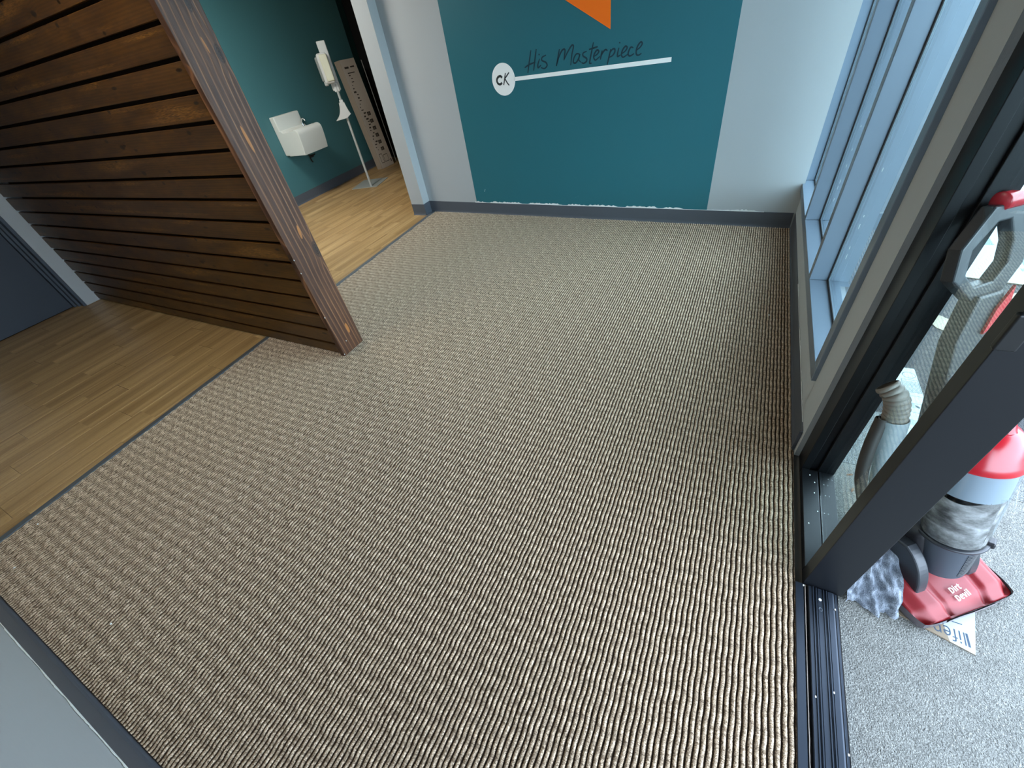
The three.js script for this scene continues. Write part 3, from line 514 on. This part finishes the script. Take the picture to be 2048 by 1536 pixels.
  add('collected_dust', grid(48, 10, (u, w) => { const t = u * Math.PI * 2, r = BR * (0.95 + 0.06 * w) * (1 + 0.02 * (vn(u * 14, w * 6) - 0.5)), y = 0.178 + 0.175 * w + (w === 1 ? 0.02 * Math.sin(t * 2 + 1) : 0); return [Math.sin(t) * r, y, Math.cos(t) * r]; }), mat('#ffffff', 0.95, { map: dustTex }), [0, 0, BZ], null, bin).userData.label = 'grey fluffy dust';
  add('filter_cup', new THREE.CylinderGeometry(BR * 1.06, BR * 1.02, 0.09, 40), mat('#8d969d', 0.45), [0, 0.396, BZ], null, bin);
  add('bin_lettering', text('EXPRESS', 0.019), wht, [0.046, 0.345, BZ + BR * 0.99], [0, 0.5, 0.02], bin);
  add('bin_lettering', text('vv', 0.024), wht, [0.06, 0.405, BZ + BR * 0.92], [0, 0.65, 0.02], bin);
  add('bin_latch', rb(0.03, 0.02, 0.018, 0.005, 0, 0, 0), dk, [0.045, 0.175, BZ + BR * 0.86], [0, 0.5, 0]);
  const lid = add('bin_lid', new THREE.LatheGeometry([[0.0, 0.115], [0.03, 0.113], [0.06, 0.1], [0.078, 0.075], [0.085, 0.045], [0.094, 0.026], [0.096, 0.008], [0.092, 0]].map((q) => new THREE.Vector2(...q)), 48).scale(0.86, 1, 0.86), red, [0, 0.443, BZ]); lid.userData.label = 'glossy red bin lid';
  add('carry_grip', tube([[0, 0.545, BZ + 0.03], [0, 0.585, BZ + 0.015], [0, 0.6, BZ - 0.03], [0, 0.58, BZ - 0.085]], 0.017, 20, 10), red);
  add('spine', rb(0.10, 0.50, 0.045, 0.018, 0, 0.42, -0.055, 3), dk);
  // neck and D-handle
  add('neck', (() => { const s = new THREE.Shape(); s.moveTo(-0.055, 0.5); s.lineTo(0.055, 0.5); s.lineTo(0.06, 0.75); s.lineTo(0.03, 0.86); s.lineTo(-0.03, 0.86); s.lineTo(-0.06, 0.75); s.closePath(); return new THREE.ExtrudeGeometry(s, { depth: 0.03, bevelEnabled: true, bevelSize: 0.006, bevelThickness: 0.006, bevelSegments: 3 }); })(), dkg, [0.02, 0, -0.075]);
  add('neck_badge', (() => { const s = new THREE.Shape(); s.moveTo(-0.02, 0); s.lineTo(0.035, 0.03); s.lineTo(0.035, 0.11); s.lineTo(-0.0, 0.06); s.closePath(); return new THREE.ExtrudeGeometry(s, { depth: 0.006, bevelEnabled: false }); })(), red, [0.035, 0.765, -0.038]);
  add('handle', (() => { const s = new THREE.Shape(); [[-0.03, 0], [0.05, 0], [0.088, 0.06], [0.088, 0.12], [0.045, 0.205], [-0.035, 0.205], [-0.095, 0.13], [-0.095, 0.06]].forEach((q, i) => (i ? s.lineTo(...q) : s.moveTo(...q))); s.closePath(); const h = new THREE.Path(); [[-0.035, 0.026], [0.02, 0.028], [0.05, 0.07], [0.046, 0.12], [0.018, 0.178], [-0.02, 0.178], [-0.072, 0.125], [-0.072, 0.065]].forEach((q, i) => (i ? h.lineTo(...q) : h.moveTo(...q))); h.closePath(); s.holes.push(h); return new THREE.ExtrudeGeometry(s, { depth: 0.02, bevelEnabled: true, bevelSize: 0.005, bevelThickness: 0.005, bevelSegments: 3 }); })(), dkg, [0.008, 0.86, -0.075]);
  add('grip_end', new THREE.SphereGeometry(0.021, 16, 10).scale(0.35, 1, 1), red, [-0.004, 1.075, -0.062]);
  add('hand_grip', tube([[-0.005, 0, 0], [0.06, 0.0, 0.0], [0.14, 0.005, 0.0], [0.2, 0.01, 0]], 0.021, 18, 14), red, [0, 1.075, -0.062]).userData.label = 'red hand grip';
  // wand and hose at the left rear
  const wand = add('wand', new THREE.LatheGeometry([[0.0, 0], [0.022, 0], [0.024, 0.12], [0.031, 0.2], [0.034, 0.30], [0.031, 0.302], [0.028, 0.29]].map((q) => new THREE.Vector2(...q)), 28), pale, [-0.108, 0.225, -0.09]); wand.userData.label = 'pale grey wand tube';
  const ring = []; for (let i = 0; i <= 26; i++) ring.push([0.0265 + 0.0035 * Math.abs(Math.sin(i * Math.PI / 4.3)), 0]);
  { const C = new THREE.CatmullRomCurve3([[0, 0, 0], [0, 0.05, 0], [-0.004, 0.085, -0.006], [-0.012, 0.115, -0.03]].map((q) => new THREE.Vector3(...q))), F = C.computeFrenetFrames(90); const g = grid(20, 90, (u, w) => { const i = Math.round(w * 90), p = C.getPointAt(w), t = u * Math.PI * 2, r = 0.0255 + 0.004 * Math.sqrt(Math.abs(Math.sin(w * Math.PI * 9))); const N = F.normals[i], B = F.binormals[i]; return [p.x + r * (Math.cos(t) * N.x + Math.sin(t) * B.x), p.y + r * (Math.cos(t) * N.y + Math.sin(t) * B.y), p.z + r * (Math.cos(t) * N.z + Math.sin(t) * B.z)]; }); add('hose', g, mat('#6d665e', 0.5), [-0.108, 0.51, -0.09]).userData.label = 'ribbed grey-brown hose end'; }
  add('hose_cuff', tube([[-0.138, 0.22, -0.10], [-0.165, 0.33, -0.10], [-0.158, 0.44, -0.10], [-0.135, 0.53, -0.1]], 0.016, 22, 10), mat('#2c2622', 0.6));
}

// ---------------------------------------------------------------- towel, cartons and paper on the ground
{
  const towelTex = tex(256, 256, (x, y) => { const a = vn(x / 2, y / 2, 128, 128), b = vn(x / 22, y / 22, 12, 12); return mixc([118, 124, 132], [230, 234, 238], clamp(0.0 + 0.7 * a + 0.9 * (b - 0.35), 0, 1)); });
  // cloth draped over the rear of the floor head and down onto the concrete
  const cols = [[[0.152, 0.118, 2.715], [0.149, 0.09, 2.785], [0.145, 0.045, 2.85], [0.152, 0.004, 2.893]], [[0.2, 0.13, 2.70], [0.2, 0.10, 2.77], [0.207, 0.05, 2.84], [0.212, 0.004, 2.897]], [[0.252, 0.134, 2.705], [0.264, 0.094, 2.783], [0.275, 0.047, 2.847], [0.272, 0.005, 2.89]]]
    .map((c) => new THREE.CatmullRomCurve3(c.map((q) => new THREE.Vector3(...q))));
  const g = grid(60, 56, (u, w) => {
    const p = new THREE.CatmullRomCurve3(cols.map((c) => c.getPoint(w))).getPoint(u), e = sm(clamp(u * 8, 0, 1)) * sm(clamp((1 - u) * 8, 0, 1));
    const fold = 0.005 * Math.sin(u * 13 + 4.2 * w + 2.4 * Math.sin(w * 5)) + 0.003 * Math.sin(u * 30 - 9 * w) + 0.026 * (vn(u * 5 + 2 * w, w * 5) - 0.5) + 0.012 * (vn(u * 13, w * 12) - 0.5), hem = w > 0.9 ? (w - 0.9) * 0.12 * (vn(u * 9, 4) - 0.5) : 0;
    return [Math.max(0.141, p.x + 0.35 * fold), Math.max(YC + 0.003, p.y + YC + 0.5 * fold * (1 - 0.6 * w) + 0.004), p.z + fold * (0.3 + 0.7 * e) + hem];
  });
  const m = mat('#9da2a8', 0.95, { map: rep(towelTex, 1.2, 1.2), bumpMap: rep(towelTex, 1.2, 1.2), bumpScale: 0.003, side: THREE.DoubleSide });
  single('cleaning_towel', g, m, 'crumpled grey and white towel between the door jamb and the vacuum', 'towel');
}
function sheet(name, label, category, outline, y, thick, m, kraft) {
  const s = new THREE.Shape(outline.map(([x, z]) => new THREE.Vector2(x, -z)));
  const g = thing(name, label, category);
  const e = new THREE.ExtrudeGeometry(s, { depth: thick, bevelEnabled: false }).rotateX(-Math.PI / 2);
  part('board', e, kraft, g, [0, y, 0]);
  const f = new THREE.ShapeGeometry(s).rotateX(-Math.PI / 2), p = f.attributes.position, uv = f.attributes.uv; let x0 = 9, x1 = -9, z0 = 9, z1 = -9;
  for (let i = 0; i < p.count; i++) { x0 = Math.min(x0, p.getX(i)); x1 = Math.max(x1, p.getX(i)); z0 = Math.min(z0, p.getZ(i)); z1 = Math.max(z1, p.getZ(i)); }
  for (let i = 0; i < p.count; i++) uv.setXY(i, (p.getX(i) - x0) / (x1 - x0), 1 - (p.getZ(i) - z0) / (z1 - z0));
  part('printed_side', f, m, g, [0, y + thick + 0.0004, 0]);
  return g;
}
{
  const kraft = mat('#7d6a54', 0.85);
  // long flattened carton under the vacuum: canvas 512 x 2048 over x 0.252..0.53, z 1.6..2.915
  const cv = document.createElement('canvas'); cv.width = 512; cv.height = 2048; const c = cv.getContext('2d'), X = (x) => (x - 0.252) / 0.278 * 512, Z = (z) => (z - 1.6) / 1.315 * 2048;
  c.fillStyle = '#dfe6e6'; c.fillRect(0, 0, 512, 2048);
  c.fillStyle = '#a58d70'; c.beginPath(); c.moveTo(0, 2048); c.lineTo(0, Z(2.6)); c.lineTo(X(0.36), Z(2.6)); c.lineTo(X(0.395), 2048); c.closePath(); c.fill();
  c.strokeStyle = '#33464c'; c.fillStyle = '#33464c'; c.lineWidth = 4;
  c.beginPath(); c.ellipse(X(0.483), Z(1.655), 44, 34, 0, 0, 7); c.stroke();
  for (let i = 0; i < 11; i++) c.fillRect(X(0.455) + i * 9, Z(1.7), 3, 120);
  c.strokeRect(X(0.45), Z(1.69), 110, 140);
  for (let i = 0; i < 9; i++) { const z = Z(1.8 + i * 0.055); c.lineWidth = 3; c.beginPath(); c.moveTo(X(0.40), z); c.lineTo(X(0.51), z + 40 * (hash(i, 1) - 0.5)); c.stroke(); if (i % 2) { c.save(); c.translate(X(0.47 + 0.02 * hash(i, 4)), z + 30); c.rotate(0.5); c.fillRect(-28, -10, 56, 20); c.restore(); c.fillStyle = '#b9c6ca'; c.fillRect(X(0.42), z + 8, 100, 46); c.fillStyle = '#33464c'; } }
  c.save(); c.translate(X(0.432), Z(2.876)); c.rotate(Math.PI + 0.06); c.font = '78px sans-serif'; c.fillStyle = '#2c4a66'; c.scale(0.9, 1.0); c.fillText('lifep', -6, 26); c.restore();
  c.fillStyle = '#2c4a66'; c.fillRect(X(0.434), Z(2.86), 10, 60); c.fillRect(X(0.40), Z(2.835), 60, 4);
  const t = new THREE.CanvasTexture(cv); t.colorSpace = THREE.SRGBColorSpace;
  sheet('flattened_carton', 'long flattened printed carton lying under the vacuum cleaner', 'carton', [[0.275, 2.868], [0.445, 2.915], [0.53, 2.5], [0.515, 1.95], [0.512, 1.6], [0.45, 1.6], [0.315, 2.2], [0.252, 2.385]], YC + 0.0005, 0.003, mat('#b4b8ba', 0.7, { map: t }), kraft);
  // second carton further along the wall
  const cv2 = document.createElement('canvas'); cv2.width = 512; cv2.height = 512; const d = cv2.getContext('2d'); d.fillStyle = '#dfe8ea'; d.fillRect(0, 0, 512, 512); d.fillStyle = '#93a3aa';
  for (let i = 0; i < 5; i++) for (let k = 0; k < 2; k++) d.fillRect(20 + k * 58, 150 + i * 42, 50, 34); for (let i = 0; i < 7; i++) d.fillRect(10, 370 + i * 14, 66 - i * 5, 8); d.fillRect(150, 390, 60, 44); d.fillRect(140, 442, 52, 10);
  d.fillStyle = '#2f8fc4'; d.fillRect(360, 330, 152, 60); d.fillStyle = '#b7c4c8'; for (let i = 0; i < 6; i++) d.fillRect(230, 60 + i * 22, 250, 6);
  const t2 = new THREE.CanvasTexture(cv2); t2.colorSpace = THREE.SRGBColorSpace;
  sheet('flattened_carton', 'wide white flattened carton with table-like print lying on the asphalt', 'carton', [[0.78, 0.58], [1.35, 0.70], [2.0, 0.5], [2.2, -1.0], [0.9, -1.1]], YC - 0.003, 0.004, mat('#a4a9ac', 0.7, { map: t2 }), kraft);
  const pap = mat('#8f8674', 0.85), whp = mat('#b4b8b8', 0.8);
  const scrap = (name, pts, m, label, group) => { const s = new THREE.Shape(pts.map(([x, z]) => new THREE.Vector2(x, -z))); const g = new THREE.ExtrudeGeometry(s, { depth: 0.002, bevelEnabled: false }).rotateX(-Math.PI / 2); return single(name, g, m, label, 'paper', [0, YC - 0.003, 0], null, group); };
  scrap('paper_scrap', [[0.635, 1.115], [0.66, 1.055], [0.70, 1.07], [0.80, 1.17], [0.82, 1.26], [0.72, 1.245], [0.665, 1.2]], pap, 'tan torn paper scrap lying on the dark asphalt');
  scrap('paper_scrap', [[0.70, 1.30], [0.76, 1.27], [0.80, 1.30], [0.78, 1.35], [0.72, 1.34]], whp, 'small white paper scrap beside the tan one on the asphalt');
  scrap('paper_scrap', [[1.02, 0.80], [1.25, 0.62], [1.4, 0.74], [1.2, 0.98]], pap, 'creased beige paper scrap by the wide white carton');
  for (const [x, z] of [[0.70, 0.78], [0.83, 0.86], [0.78, 0.73]]) scrap('paper_bit', [[x, z], [x + 0.03, z - 0.01], [x + 0.04, z + 0.02], [x + 0.01, z + 0.03]], whp, 'tiny white paper bit on the asphalt near the tan scrap', 'white paper bits on the asphalt');
  for (const [x, z, r, where] of [[0.19, 2.36, 0.4, 'at the concrete joint'], [0.2, 2.44, 1.2, 'by the side glass sill']]) { const s = new THREE.Shape(); s.moveTo(0, 0); s.quadraticCurveTo(0.012, 0.008, 0.026, 0); s.quadraticCurveTo(0.012, -0.008, 0, 0); single('dry_leaf', new THREE.ExtrudeGeometry(s, { depth: 0.001, bevelEnabled: false }).rotateX(-Math.PI / 2), mat('#6b4a32', 0.8), 'small dry brown leaf on the concrete ' + where, 'leaf', [x, YC + 0.001, z], [0, r, 0], 'dry leaves behind the side glass'); }
  for (const [x, z, where] of [[-3.185, 3.909, 'beside the dark rubber strip'], [-2.998, 4.064, 'close to the front baseboard'], [-2.249, 3.991, 'in the open field before the front wall'], [-0.107, 1.289, 'in the shade under the window']]) single('crumb', new THREE.IcosahedronGeometry(0.004, 0).scale(1.4, 0.7, 1), chalk, 'tiny white crumb on the carpet ' + where, 'crumb', [x, 0.0125, z], [0, x * 7, 0], 'crumbs on the carpet');
}

renderer.render(scene, camera);
